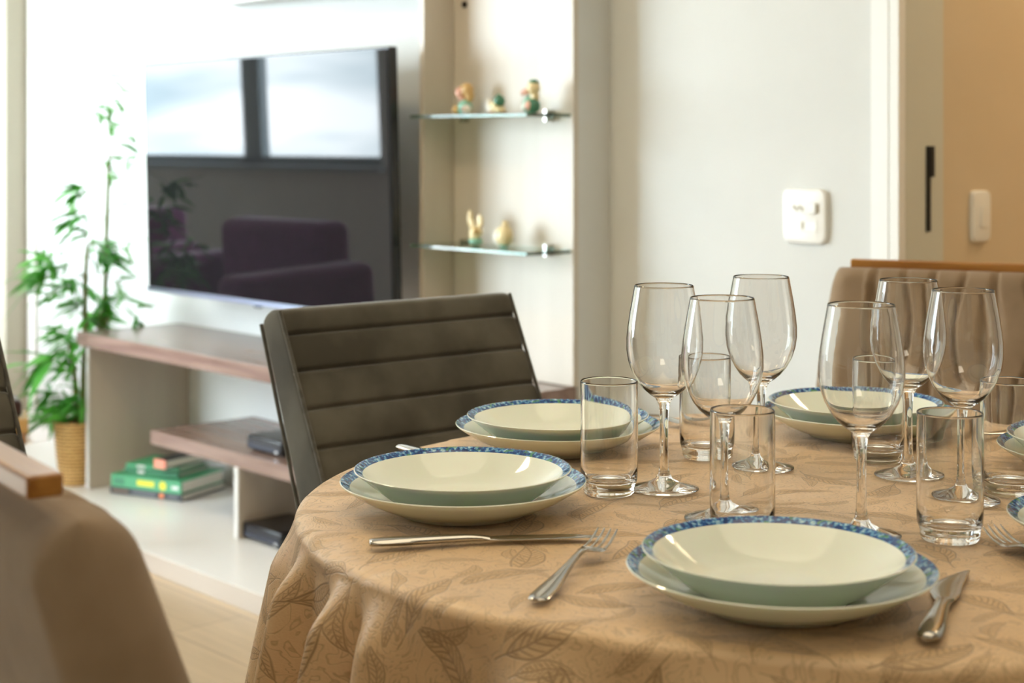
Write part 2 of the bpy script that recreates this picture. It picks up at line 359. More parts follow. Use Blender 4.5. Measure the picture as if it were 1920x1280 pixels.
# door casing: outer board with a raised inner bead, jamb lining, dark strike plate
b = MB()
for sg, e0 in ((-1, DA0), (1, DA1)):
    for o0, o1, th in ((0, .024, .024), (.024, .031, .008), (.031, .075, .017)):
        x0, x1 = sorted((e0+sg*o0, e0+sg*o1)); b.box(x0, x1, SWALL-th, SWALL, 0, 2.175)
b.box(DA0, DA1, SWALL-.017, SWALL, 2.10, 2.175)
struct('trim_1', b, M['trim'], bevel=.002)
b = MB(); b.box(DA0-.02, DA0, SWALL, SWALL+.14, 0, 2.1); b.box(DA1, DA1+.02, SWALL, SWALL+.14, 0, 2.1); b.box(DA0-.02, DA1+.02, SWALL, SWALL+.14, 2.1, 2.12)
struct('trim_2', b, M['jamb'])
# baseboards
sbox('baseboard_front', -5.71, -4.9, WALL-.014, WALL, 0, .085, M['trim'], .004)
sbox('baseboard_far', A_L, -5.71, WALL-.109, WALL-.095, 0, .085, M['trim'], .004)
sbox('baseboard_right', -2.76, DA0-.075, SWALL-.014, SWALL, 0, .085, M['trim'], .004)
sbox('trim_3', -5.71, -5.696, WALL-.095, WALL-.014, 0, .085, M['trim'])
sbox('trim_4', -5.70, -5.64, WALL-.016, WALL-.0005, .085, CEIL, M['trim'], .003)

# strike plate on the jamb
b = MB()
b.box(-.0005, .003, -.010, .004, -.095, .085); b.box(-.0005, .006, -.002, .014, .02, .085)
k = b.build('strike_plate', M['black_matte'], None, False)
u_ = .2603; Ds = DA0*(.673+.739*u_)/(.673*u_-.739); p = W(DA0, Ds)
tag(k, 'dark metal door latch strip let into the beige door jamb', 'latch', loc=(p.x, p.y, 1.035), rz=TH); k.location += Vector((CA*.0006, SA*.0006, 0))

# switches
def plate_mesh(w, h):
    b = MB(); rings = []
    for dy, sc in ((0, 1), (-.006, .99), (-.010, .95), (-.0115, .86)):
        r = []
        for i in range(40):
            t = 2*PI*i/40; c, s_ = math.cos(t), math.sin(t); e = .28
            r.append((w/2*sc*abs(c)**e*(1 if c > 0 else -1), dy, h/2*sc*abs(s_)**e*(1 if s_ > 0 else -1)))
        rings.append(r)
    b.loft(rings); return b
u_ = (1513-960)/3000; a_ = SWALL*(.673*u_-.739)/(.673+.739*u_); p = W(a_, SWALL-.001); z_ = EYE-(405-265)/3000*p.y
t = thing('wall_socket', 'square white socket and switch plate on the pale wall left of the doorway', 'socket', (p.x, p.y, z_), TH)
M['plate_plastic'] = mat('white_plastic', (.88,.88,.84), .3); M['plate_dim'] = mat('socket_recess', (.42,.38,.27), .5)
plate_mesh(.118, .122).build('cover_plate', M['plate_plastic'], t)
b = MB(); b.box(-.032, .012, -.0135, -.011, .006, .030); b.build('outlet', M['plate_plastic'], t, bevel=.002)
q = MB()
for x0, z0 in ((-.027, .018), (-.019, .014), (-.011, .018), (-.004, .014)): q.box(x0, x0+.006, -.0142, -.0130, z0-.003, z0+.006)
q.build('socket_hole', M['plate_dim'], t, False)
b = MB(); b.box(.014, .036, -.017, -.011, .006, .030); b.build('switch_rocker', M['plate_plastic'], t, bevel=.002)
b = MB(); b.box(.0375, .042, -.0130, -.011, .008, .028); b.build('switch_gap', M['plate_dim'], t, False)
b = MB(); b.box(-.036, .036, -.0128, -.011, -.034, -.008); b.build('lower_module', M['plate_plastic'], t, bevel=.001)
b = MB(); b.box(-.004, .002, -.0135, -.0125, -.028, -.012); b.build('indicator_slot', M['plate_dim'], t, False)
u_ = .2912; a_ = DA0-.006; D_ = a_*(.673+.739*u_)/(.673*u_-.739); p = W(a_, D_); z_ = EYE-(405-265)/3000*p.y
t = thing('light_switch', 'narrow cream light switch plate on the tan hall wall past the doorway', 'switch', (p.x+CA*.001, p.y+SA*.001, z_), TH+PI/2)
plate_mesh(.072, .114).build('cover_plate', M['plate_plastic'], t)
b = MB(); b.box(-.011, .011, -.0145, -.011, -.024, .024); b.build('switch_rocker', M['plate_plastic'], t, bevel=.002)

# ------------------------------------------------------------------ television and its furniture
FRONT = 2.375; SLAB = 2.12
C_L, C_R = -4.60, -2.765
def wthing(name, label, cat, a=0, D=0, z=0, group=None):
    return thing(name, label, cat, W(a, D, z), TH, group)
def wb(parent, name, a0, a1, D0, D1, z0, z1, m, bevel=.0015, **k):     # box part given in wall coordinates under a wthing
    o = parent['_o']; b = MB(); b.box(a0-o[0], a1-o[0], D0-o[1], D1-o[1], z0-o[2], z1-o[2]); return b.build(name, m, parent, bevel=bevel, **k)
def wt(name, label, cat, a, D, z=0, group=None):
    t = wthing(name, label, cat, a, D, z, group); t['_o'] = (a, D, z); return t

t = wt('floor_slab', 'long white low platform slab on the floor under the television console', 'platform', -4.0, 2.4)
wb(t, 'slab_top', -5.4, -2.765, SLAB+.003, WALL-.001, .001, .05, M['slab_white'], .002)
wb(t, 'front_edge', -5.4, -2.765, SLAB, SLAB+.0028, .001, .0495, M['slab_edge'], .0004, label='pale beige front edge')
del t['_o']
t = wt('tv_console', 'long walnut and white television console with open shelves on the white slab', 'console', -4.0, 2.5, .05)
Lp = -4.575
wb(t, 'top_board', Lp-.045, C_R, FRONT-.012, WALL-.0005, .493, .535, M['wood'])
wb(t, 'side_panel', Lp, Lp+.016, FRONT+.001, WALL-.001, .051, .493, M['beige_inner'], .0005)
wb(t, 'panel_edge', Lp, Lp+.018, FRONT-.003, FRONT+.001, .051, .493, M['white_board'], .0005, label='white front edge band')
wb(t, 'side_panel', C_R-.02, C_R-.002, FRONT+.001, WALL-.001, .051, .493, M['beige_inner'], .0005)
sh_l = -4.0
def a_at(u, D): return D*(.673*u-.739)/(.673+.739*u)
sh_l = a_at(-.226, FRONT)
wb(t, 'middle_shelf', sh_l, C_R-.02, FRONT, WALL-.001, .244, .284, M['wood'])
av = a_at((443-960)/3000, FRONT)
wb(t, 'support_panel', av-.009, av+.009, FRONT+.003, WALL-.002, .051, .244, M['beige_inner'], .0005)
wb(t, 'panel_edge', av-.009, av+.009, FRONT-.001, FRONT+.003, .051, .244, M['white_board'], .0005, label='white front edge band')
del t['_o']

TVD = 2.518
tv_a0, tv_a1 = -4.465, -3.223
t = thing('television', 'large flat black television on the white wall above the console', 'television', W((tv_a0+tv_a1)/2, TVD, 1.019), TH)
w2 = (tv_a1-tv_a0)/2; h2 = .353
b = MB(); b.box(-w2, w2, .002, .030, -h2, h2); bd = b.build('case', M['black'], t, bevel=.003)
b = MB(); b.box(-w2*.7, w2*.7, .028, .062, -h2*.9, h2*.3); b.build('rear_housing', M['black_matte'], t, bevel=.01)
b = MB(); b.box(-w2+.006, w2-.006, -.0005, .0015, -h2+.012, h2-.006); sc_ = b.build('screen', M['screen'], t, False)
b = MB(); b.box(-w2, w2, -.004, .004, -h2-.002, -h2+.012); 
b.build('bezel', M['tvframe'], t, False, label='silver blue metal bezel')
b = MB(); b.box(-.015, .015, -.006, .004, -h2-.008, -h2-.001); b.build('sensor', M['black'], t, False)
b = MB(); b.box(-.2, .2, .062, WALL-TVD-.012, -.03, -.015); b.box(-.2, .2, .062, WALL-TVD-.012, .06, .075); b.box(-.22, .22, WALL-TVD-.014, WALL-TVD-.001, -.1, .12); b.build('wall_bracket', M['black_matte'], t, False)
for o in [c for c in COL.objects if c.parent == t and c.name.split('.')[0] != 'wall_bracket']:
    o.rotation_euler = (math.radians(1.5), 0, 0)

# tall open display unit
NL = a_at(-.0333, WALL)
t = wt('display_unit', 'tall beige open display unit with a rear panel and two glass shelves beside the television', 'shelving unit', -3.0, 2.7, .535)
wb(t, 'back_panel', NL+.002, -2.758, WALL-.018, WALL-.0008, .537, 2.3, M['beige_panel'], .0005)
wb(t, 'side_panel', NL-.018, NL, WALL-.118, WALL-.0008, .537, 2.3, M['beige_panel'], .0005)
b = MB(); b.tube([(0,0,0),(0,-.004,0)], .009, 16)
g = b.build('cable_grommet', M['black'], t); g.location = (a_at(-.0297, WALL-.02)+3.0, WALL-.0185-2.7, EYE+(265-9)/3000*4.17-.535)
for z_, in ((.868,), (1.197,)):
    f0, f1 = WALL-.165, WALL-.019
    sh = wb(t, 'glass_shelf', NL+.001, -2.765, f0, f1, z_-.008, z_, M['shelf_glass'], .001, label='clear green edged glass shelf')
    for a_ in (NL+.06, -2.83):
        b = MB(); b.tube([(a_+3.0, WALL-.045-2.7, z_+.0055-.535), (a_+3.0, WALL-.018-2.7, z_+.0055-.535)], .005, 12)
        b.tube([(a_+3.0, WALL-.045-2.7, z_-.0135-.535), (a_+3.0, WALL-.018-2.7, z_-.0135-.535)], .005, 12)
        b.build('shelf_clip', M['steel'], t)
del t['_o']
b = MB(); b.box(0, 1.9, -.085, 0, 0, .34)
ac = a_at(-.173, WALL)
k = b.build('wall_cabinet', M['white_board'], None, bevel=.002); k.scale = (1,1,1)
b2 = MB(); b2.box(ac, NL-.03, WALL-.105, WALL-.001, 1.503, 1.85)
bpy.data.objects.remove(k)
t = wt('wall_cabinet', 'white wall cabinet hung high above the television, cut by the top of the photo', 'cabinet', ac, WALL, 1.547)
wb(t, 'carcass', ac, NL-.03, WALL-.095, WALL-.001, 1.550, 1.85, M['white_board'], .002)
wb(t, 'door', ac+.002, (ac+NL)/2-.01, WALL-.107, WALL-.096, 1.547, 1.85, M['white_board'], .002)
wb(t, 'door', (ac+NL)/2-.005, NL-.032, WALL-.107, WALL-.096, 1.547, 1.85, M['white_board'], .002)
del t['_o']

# books on the slab
def book(label, cover, w, d, h, loc, rz, prints=(), spine=None):
    t = thing('book', label, 'book', loc, rz, 'books stacked on the white slab')
    b = MB(); b.box(0, w, .004, d-.006, .003, h-.003); b.build('pages', M['page'], t, False)
    b = MB(); b.box(-.002, w+.002, 0, d, 0, .003); b.box(-.002, w+.002, 0, d, h-.003, h); b.build('cover', cover, t, False)
    b = MB(); b.box(-.002, w+.002, -.002, .004, 0, h); sp = b.build('spine', spine or cover, t, bevel=.001)
    for x0, x1, z0, z1, m_, round_ in prints:
        q = MB()
        if round_:
            q.tube([((x0+x1)/2, -.0021, (z0+z1)/2), ((x0+x1)/2, -.0027, (z0+z1)/2)], (z1-z0)/2, 20)
        else: q.box(x0, x1, -.0027, -.0021, z0, z1)
        q.build('title_print', m_, sp, False)
    return t
r1 = math.atan2(4.793-4.916, -.987+1.2306)
B0 = Vector((-1.232, 4.914, .0515))
dx = Vector((math.cos(r1), math.sin(r1), 0)); dy = Vector((-math.sin(r1), math.cos(r1), 0))
book('thick black spined book at the bottom of the stack', M['bblack'], .27, .215, .021, B0, r1,
     ((.008,.07,.006,.015,M['brownprint'],0), (.085,.175,.005,.016,M['greyprint'],0), (.19,.205,.004,.017,M['orange'],0), (.222,.258,.005,.015,M['greyprint'],0)))
book('large green book with a yellow circle on its spine', M['bgreen2'], .265, .21, .038, B0+Vector((0,0,.0215))+dx*.004, r1,
     ((.10,.165,.012,.028,M['yellow'],0), (.186,.210,.006,.032,M['yellow'],1), (.232,.258,.012,.022,M['white'],0), (.01,.05,.008,.028,M['bgreen'],0)), spine=M['bgreen2'])
book('small green book lying second from the top of the stack', M['bgreen'], .20, .15, .014, B0+Vector((0,0,.060))+dx*.030+dy*.03, r1+.03,
     ((.05,.075,.003,.011,M['white'],0),))
book('light green paperback on top of the stacked green books', M['bgreen2'], .19, .14, .014, B0+Vector((0,0,.0745))+dx*.032+dy*.035, r1+.06,
     ((.04,.07,.004,.011,M['white'],0), (.09,.15,.004,.009,M['bgreen'],0)))
book('small black book with a salmon spine laid crosswise at the stack end', M['bblack'], .045, .17, .028, B0+Vector((0,0,.089))+dx*.160+dy*.012, r1-.12, (), spine=M['bpink'])

# set top boxes
def stb(name, label, w, d, h, a, D, z, rz, cat='media box'):
    t = thing(name, label, cat, W(a, D, z), TH+rz)
    b = MB(); b.box(0, w, 0, d, .004, h); b.build('case', M['black'], t, bevel=.006, seg=3)
    b = MB(); b.box(.01, w-.01, -.001, .002, h*.55, h*.62); b.box(.01, w-.01, -.0015, .001, .010, h*.42); b.build('front_panel', M['tvgrey'], t, False)
    b = MB(); b.box(w-.03, w-.018, -.002, .001, h*.2, h*.35); b.build('badge', M['silver'], t, False)
    for x in (.012, w-.03):
        for y in (.012, d-.03):
            q = MB(); q.box(x, x+.018, y, y+.018, 0, .005); q.build('foot', M['black_matte'], t, False)
    return t
M['tvgrey'] = mat('dark_grey_gloss', (.05,.06,.09), .15); M['silver'] = mat('silver_badge', (.7,.7,.7), .3, 1)
stb('media_player', 'black media box standing on the white slab under the middle shelf', .19, .16, .045, a_at((451-960)/3000, 2.39)+.004, 2.39, .0505, 0)
stb('cable_box', 'black cable box standing on the walnut middle shelf', .17, .16, .042, a_at((462-960)/3000, 2.42), 2.42, .2845, 0)

# figurines on the glass shelves
def fig(name, label, u, z, D, parts, rz=0, s=1.0):
    a = a_at((u-960)/3000, D); t = thing(name, label, 'figurine', W(a, D, z+.0008), TH+rz, 'small painted ceramic figurines on the glass shelves')
    for nm, m_, balls in parts:
        b = MB()
        for c, r, sq in balls: b.ball(tuple(q*s for q in c), r*s, 18, 0, sq)
        b.build(nm, M[m_], t, angle=80)
    return t
o1 = (1,1,1)
DF = WALL-.085
fig('figurine', 'tan haired ceramic figurine with green body and round pink ball, upper shelf left end', 872, 1.197, DF, [
    ('body', 'cer_green', [((0,0,.020), .020, (1.0,.9,1)), ((-.012,0,.010), .011, o1)]),
    ('hair', 'cer_tan', [((.004,.003,.062), .019, (1,.9,1)), ((.013,.004,.048), .012, (1,1,1.5))]),
    ('face', 'cer_pink', [((-.010,-.008,.056), .014, (1,.9,1.1)), ((-.006,-.004,.040), .010, o1)]),
    ('foot', 'cer_tan', [((-.026,-.006,.012), .012, (1,1,1.1))]),
    ('ball', 'cer_white', [((.020,-.012,.012), .0125, o1)]), ('nose', 'cer_pink', [((.021,-.024,.013), .005, o1)])])
fig('figurine', 'crouching cream figurine with a dark green hump between the two upright ones', 929, 1.197, DF, [
    ('body', 'cer_cream', [((.004,0,.018), .018, (1.1,.9,1)), ((.016,0,.010), .014, (1.2,1,.7))]),
    ('ear', 'cer_white', [((-.026,0,.020), .010, (.8,.7,1.9)), ((-.012,-.004,.013), .008, (.8,.8,1.4))]),
    ('base', 'cer_pink', [((.004,0,.0065), .0095, (3.2,1.1,.68))]),
    ('hump', 'cer_dark', [((.016,-.002,.032), .016, (1,.9,.95)), ((.012,0,.046), .005, o1)])])
fig('figurine', 'tallest ceramic figurine with green cap and pink ball, upper shelf right', 996, 1.197, DF, [
    ('body', 'cer_green', [((-.006,0,.022), .019, (.9,.9,1.15))]),
    ('head', 'cer_cream', [((.008,0,.062), .018, (1,.9,1.1)), ((.012,.002,.040), .011, (1,1,1.7))]),
    ('cap', 'cer_dark', [((.009,0,.074), .013, (1.1,1,.7))]),
    ('face', 'cer_pink', [((-.010,-.008,.052), .009, o1), ((-.024,-.006,.050), .006, o1)]),
    ('arm', 'cer_white', [((-.020,-.004,.014), .010, (1,1,1.2))]),
    ('ball', 'cer_dark', [((.018,-.010,.018), .018, o1)]), ('ball_face', 'cer_pink', [((.014,-.022,.018), .012, (1,.8,1))])])
fig('figurine', 'yellow figurine with two raised ears or wings on the lower glass shelf', 890, .868, DF, [
    ('body', 'cer_cream', [((0,0,.026), .017, (1,.8,1.3)), ((.012,0,.034), .014, (1,.8,1))]),
    ('ear', 'cer_cream', [((-.018,0,.066), .009, (1,.6,2.4)), ((-.010,0,.050), .009, (1,.6,1.8))]),
    ('wing', 'cer_cream', [((.015,.004,.060), .009, (1.3,.5,2.0))]),
    ('base', 'cer_green', [((.004,0,.010), .017, (1.2,1,.6))]), ('snout', 'cer_tan', [((.016,-.010,.036), .008, o1)])])
fig('figurine', 'rounded cream bird shaped figurine at the right on the lower glass shelf', 945, .868, DF, [
    ('body', 'cer_cream', [((0,0,.028), .022, (1.2,.9,1.2))]), ('wing', 'cer_white', [((-.018,-.004,.024), .014, (.9,.8,1.6))]),
    ('head', 'cer_cream', [((.004,0,.050), .011, (.9,.9,1.5))]), ('base', 'cer_green', [((0,0,.006), .012, (1.2,1,.55))])])

# potted bamboo
PX, PY = -1.375, 5.06
t = thing('potted_bamboo', 'tall bamboo plant with bright green leaves in a woven straw pot beside the console', 'plant', (PX, PY, .0505))
prof = [(0,0), (.052,0), (.056,.01), (.066,.1), (.073,.2), (.070,.2), (.063,.1), (.055,.02), (0,.02)]
b = MB(); b.lathe(prof, 40)
b.uv = [(math.atan2(v[1], v[0])*.07, v[2]) for v in b.v]
b.build('pot', M['basket'], t)
b = MB(); b.lathe([(0,.165), (.066,.170), (.066,.160), (0,.155)], 24); b.build('soil', M['soil'], t)
def pp(u, v, dy=0): Y = PY+dy; return Vector(((u-960)/3000*Y-PX, dy, EYE-(v-265)/3000*Y-.0505))
canes = [[(160,800),(159,640),(160,520),(164,460)], [(152,800),(170,700),(197,560),(199,470),(204,300)], [(160,790),(175,660),(200,600),(198,560)], [(148,800),(140,700),(130,640)]]
offs = [0, .10, .10, -.04]
for cpts, dy in zip(canes, offs):
    b = MB(); pts = [pp(u, v, dy) for u, v in cpts]
    pts[0] = Vector((pts[0].x*.5, dy*.6, .16))
    fine = []
    for i in range(len(pts)-1):
        for k in range(6): fine.append(pts[i].lerp(pts[i+1], k/6))
    fine.append(pts[-1])
    b.tube(fine, [.0100 - .0040*i/len(fine) + (.0014 if i % 4 == 0 else 0) for i in range(len(fine))], 8)
    b.build('cane', M['cane'], t)
def leaf(b, base, dirv, L_, w, droop):
    dirv = dirv.normalized(); side = dirv.cross(Vector((0,0,1)))
    if side.length < .1: side = Vector((1,0,0))
    side.normalize(); tilt = random.uniform(-.7,.7); up = side.cross(dirv)
    side = side*math.cos(tilt)+up*math.sin(tilt)
    vs = []; n = 6
    for i in range(n+1):
        s = i/n; c = base+dirv*L_*s+Vector((0,0,-droop*L_*s*s)); ww = w*math.sin(PI*min(1, s*.93+.07))**.8
        vs += [c-side*ww+Vector((0,0,.002)), c, c+side*ww+Vector((0,0,.002))]
    fs = []
    for i in range(n):
        fs += [(3*i,3*i+1,3*i+4,3*i+3), (3*i+1,3*i+2,3*i+5,3*i+4)]
    b.add(vs, fs)
clusters = [  # (u, v, spread px, leaves, leaf length)
    (203,150,10,4,.06), (205,190,16,8,.07), (178,215,10,6,.07), (205,240,10,6,.07), (235,270,14,6,.08), (245,300,10,5,.07), (150,355,14,14,.09), (150,405,16,12,.09), (160,440,10,8,.08),
    (200,335,8,7,.06), (205,300,12,6,.06), (225,380,12,6,.07), (180,470,14,16,.10), (200,480,12,14,.09), (90,490,16,14,.11), (85,520,16,9,.12),
    (105,545,14,10,.10), (140,530,14,14,.09), (150,575,16,16,.10), (170,600,18,24,.11), (190,560,14,12,.10), (215,520,12,5,.09), (235,560,10,4,.09),
    (130,635,16,9,.10), (140,655,16,12,.11), (75,690,10,3,.15), (100,672,14,5,.16), (145,690,14,10,.10), (100,740,12,7,.12), (125,760,14,16,.12), (150,745,12,10,.10), (120,780,12,8,.12), (105,790,10,6,.12), (155,775,8,12,.1), (250,590,10,3,.09), (235,455,10,3,.06), (180,640,14,8,.08), (120,500,12,8,.08)]
b = MB(); twig = MB()
for u, v, sp, n, L_ in clusters:
    dyc = random.uniform(-.10, .0) if u < 168 else random.uniform(.06, .13)
    for i in range(int(n*1.5)):
        base = pp(u+random.gauss(0, sp*.6), v+random.gauss(0, sp*.6), dyc+random.uniform(-.05,.05))
        ang = random.uniform(0, 2*PI); lean = random.uniform(-.5, .5)
        left = -1 if u < 165 else 1
        d = Vector((left*abs(math.cos(ang))*1.1+random.gauss(0,.35), math.sin(ang)*.8, lean))
        leaf(b, base, d, L_*random.uniform(.6,1.15), L_*random.uniform(.07,.11), random.uniform(.1,.6))
    near = min(([pp(x, y, dy) for cp, dy in zip(canes, offs) for x, y in cp]), key=lambda q: (q-pp(u,v)).length)
    e = pp(u, v, dyc); twig.tube([near, near.lerp(e, .5)+Vector((0,0,.02)), e], .0012, 5)
b.build('foliage', M['leaf'], t); twig.build('twig', M['cane'], t)

# ------------------------------------------------------------------ purple armchairs by the window side (seen in the television glass)
def rbox(parent, name, x0, x1, y0, y1, z0, z1, m, bev=.04):
    b = MB(); b.box(x0, x1, y0, y1, z0, z1); return b.build(name, m, parent, bevel=bev, seg=4)
def armchair(label, a, D, rz=0):
    t = thing('armchair', label, 'armchair', W(a, D, 0), TH+rz, 'purple armchairs facing the television')
    rbox(t, 'seat_base', -.40, .40, -.20, .42, .12, .36, M['purple'], .03)
    rbox(t, 'seat_cushion', -.35, .35, -.05, .44, .361, .46, M['purple'], .04)
    rbox(t, 'backrest', -.35, .35, -.24, -.06, .362, .765, M['purple'], .05)
    for s in (-1, 1): rbox(t, 'armrest', s*.45-.095, s*.45+.095, -.20, .40, .13, .62, M['purple'], .045)
    for x in (-.36, .36):
        for y in (-.15, .36):
            b = MB(); b.lathe([(0,0),(.014,0),(.022,.13),(0,.13)], 12, c=(x,y,0)); b.build('leg', M['legwood'], t)
    return t
armchair('purple velvet armchair opposite the television, mirrored in the middle of its screen', -5.33, 1.58)
armchair('second purple velvet armchair further along the room, mirrored at the screen edge', -6.75, 1.45)

# side table behind the grey chair
STX, STY = -1.395, 4.25
t = thing('side_table', 'small low wooden side table at the left edge beyond the dark grey chair', 'side table', (STX, STY, 0), .3)
b = MB(); b.box(-.10, .10, -.10, .10, .335, .36); b.build('tabletop', M['legwood'], t, bevel=.006)
for x in (-.08, .08):
    for y in (-.08, .08):
        b = MB(); b.tube([(x,y,0),(x,y,.335)], .010, 10); b.build('leg', M['legwood'], t)
k = MB(); k.box(-.09,.10,-.07,.07,0,.040); k = k.build('wooden_tray', M['cer_tan'], None, bevel=.004); tag(k, 'tan wooden block tray on the small side table', 'tray', loc=(STX+.005, STY, .3605), rz=.3)
k = MB(); k.box(-.08,.085,-.06,.06,0,.045); k = k.build('storage_box', M['bbrown'] if 'bbrown' in M else mat('dark_brown_leather', (.04,.015,.012), .3), None, bevel=.012); tag(k, 'dark brown box on the tan tray on the side table', 'box', loc=(STX, STY, .401), rz=.4)

# ------------------------------------------------------------------ dining table and cloth
TC = Vector((.350, 1.690, 0)); RX, RY = .565, .520; TZ = EYE-.377
t = thing('dining_table', 'round dining table hidden under the tan cloth', 'table', (TC.x, TC.y, 0))
b = MB(); b.lathe([(0,TZ-.035),(.99,TZ-.035),(1,TZ-.03),(1,TZ-.008),(.99,TZ-.004),(0,TZ-.004)], 72)
b.v = [(x*(RX-.004), y*(RY-.004), z) for x, y, z in b.v]; b.build('tabletop', M['legwood'], t)
b = MB(); b.lathe([(0,.03),(.05,.03),(.045,.3),(.05,TZ-.06),(.12,TZ-.036),(0,TZ-.036)], 32); b.build('pedestal', M['legwood'], t)
b = MB(); b.lathe([(0,0),(.20,0),(.20,.015),(.06,.03),(0,.03)], 40); b.build('foot', M['legwood'], t)

NA = 720
folds = []
rf = random.Random(11)
# hand-placed folds on the visible left / front side (angle in degrees, width, amplitude)
vis = [(170, 5, -.006), (185, 5, .012), (197.7, 1.7, .017), (203, 3, -.020), (210, 2.0, .020), (213.2, 1.2, -.006), (217, 2.6, .012), (227, 4, -.010), (236, 4, .010), (243.5, 2.6, -.010), (253, 6, .008), (266, 4, -.007), (277, 5, .005), (292, 5, -.007), (305, 7, .007), (322, 7, -.010), (338, 7, .016)]
for k in range(9): vis.append((2+k*18+rf.uniform(-4,4), 6, rf.uniform(.012,.028)*(1 if k % 2 else -1)))
def fold(deg):
    s = 0
    for c, w, a_ in vis:
        d = (deg-c+180) % 360-180; s += a_*math.exp(-(d/w)**2)
    return s
HEM = .255
rows = []
for i in range(1, 41): rows.append(('t', i/40))
for i in range(1, 9): rows.append(('e', i/8))
for i in range(1, 56): rows.append(('s', i/55))
b = MB(); uv = [(0,0)]; vs = [(0,0,TZ)]
ER = .011
for kind, s in rows:
    for i in range(NA):
        th = 2*PI*i/NA; deg = math.degrees(th); c, sn = math.cos(th), math.sin(th)
        fo = fold(deg)
        if kind == 't':
            x, y, z = c*RX*s, sn*RY*s, TZ
            # creases and slight waves of the cloth on the table top, fading at the settings
            w_ = (.0011-abs(noise.noise(Vector((x*5+y*2, y*11-x*5, 3))))*.004)*1.0 + noise.noise(Vector((x*12, y*20, 9)))*.0006
            z = TZ+max(0, w_)*(1 if s < .9 else 1.3)
            z -= max(0, s-.9)*10*.0016*(1 if fo > 0 else 1.6)
            arc = s*(RX+RY)/2
        elif kind == 'e':
            a_ = s*PI/2
            R_ = ER*(math.sin(a_)); rx, ry = RX+R_, RY+R_
            x, y, z = c*rx, sn*ry, TZ-.0016*(1 if fo > 0 else 1.6)-ER*(1-math.cos(a_))
            arc = (RX+RY)/2+ER*a_
        else:
            drop = s*HEM; g = min(1, (drop+.006)/.055); g = g*g*(3-2*g); g2 = g*(.55+.9*s)
            out = ER+.028*s+fo*g2*2.2+.004*math.sin(th*37+3*s)*g*s
            out = max(out, ER-.004)
            x, y, z = c*(RX+out), sn*(RY+out), TZ-.0016-ER-drop
            arc = (RX+RY)/2+ER*1.57+drop
            lat = fo*g2*0
        vs.append((x, y, z)); uv.append((c*arc, sn*arc))
fs = [(0, 1+i, 1+(i+1) % NA) for i in range(NA)]
for r in range(len(rows)-1):
    o0 = 1+r*NA; o1_ = 1+(r+1)*NA
    for i in range(NA):
        j = (i+1) % NA; fs.append((o0+i, o1_+i, o1_+j, o0+j))
b.add(vs, fs); b.uv = uv
cl = b.build('tablecloth', M['cloth'], None, angle=180)
tag(cl, 'tan damask tablecloth with woven leaf pattern draped over the round table', 'tablecloth', loc=(TC.x, TC.y, 0))
TOPZ = TZ+.0018

# ------------------------------------------------------------------ crockery
def dinner_plate():
    prof = [(0,.004),(.06,.004),(.062,0),(.066,0),(.069,.004),(.085,.008),(.105,.0175),(.118,.026),(.1245,.0305),(.1252,.0318),(.1243,.0325),(.1215,.0312),(.1150,.0266),(.1145,.0262),(.102,.0182),(.085,.0115),(.070,.0085),(0,.008)]
    b = MB(); b.lathe(prof, 96, mf=lambda k: 1 if 10 <= k <= 11 else 0); return b
def soup_plate():
    prof = [(0,.003),(.055,.003),(.057,0),(.061,0),(.064,.003),(.078,.012),(.093,.026),(.103,.036),(.1093,.0415),(.1101,.0428),(.1092,.0436),(.1068,.0424),(.1012,.0386),(.1006,.0381),(.089,.0275),(.078,.0175),(.066,.0095),(.055,.0068),(0,.006)]
    prof = [(r, z*.84) for r, z in prof]; b = MB(); b.lathe(prof, 96, mf=lambda k: 1 if 10 <= k <= 11 else 0); return b
dp = dinner_plate(); dpo = None; spo = None
settings = [
    ((.218,1.300), (.2158,1.300), 'front setting nearest the camera, its fork on the left'),
    ((-.0495,1.627), (-.0498,1.620), 'left setting, above the long knife at the table edge'),
    ((.0562,1.955), (.0555,1.940), 'far left setting, next to the grey chair back'),
    ((.446,2.050), (.438,2.042), 'far setting, in front of the beige tufted chair'),
    ((.673,1.800), (.671,1.800), 'right setting, cut by the photo edge beside the last tumbler'),
    ((.582,1.460), (.590,1.470), 'near right setting, only its rim showing at the photo edge')]
short = ['of the front setting nearest the camera', 'of the left setting above the long knife', 'of the far left setting beside the grey chair', 'of the far setting before the tufted chair', 'of the right setting beside the last tumbler', 'of the near right setting, mostly out of frame']
for i, (pd, ps, txt) in enumerate(settings):
    if i == 0:
        dpo = dinner_plate().build('dinner_plate', [M['plate'], M['rim']], None, angle=60); spo = soup_plate().build('soup_plate', [M['plate'], M['rim']], None, angle=60)
        d_, s_ = dpo, spo
    else:
        d_ = dpo.copy(); COL.objects.link(d_); s_ = spo.copy(); COL.objects.link(s_)
    tag(d_, 'blue rimmed dinner plate underneath, ' + short[i], 'plate', 'dinner plates on the cloth', (pd[0], pd[1], TOPZ), i*1.1)
    tag(s_, 'blue rimmed soup plate on top, ' + short[i], 'soup plate', 'soup plates on the dinner plates', (ps[0], ps[1], TOPZ+.0090), i*.7)
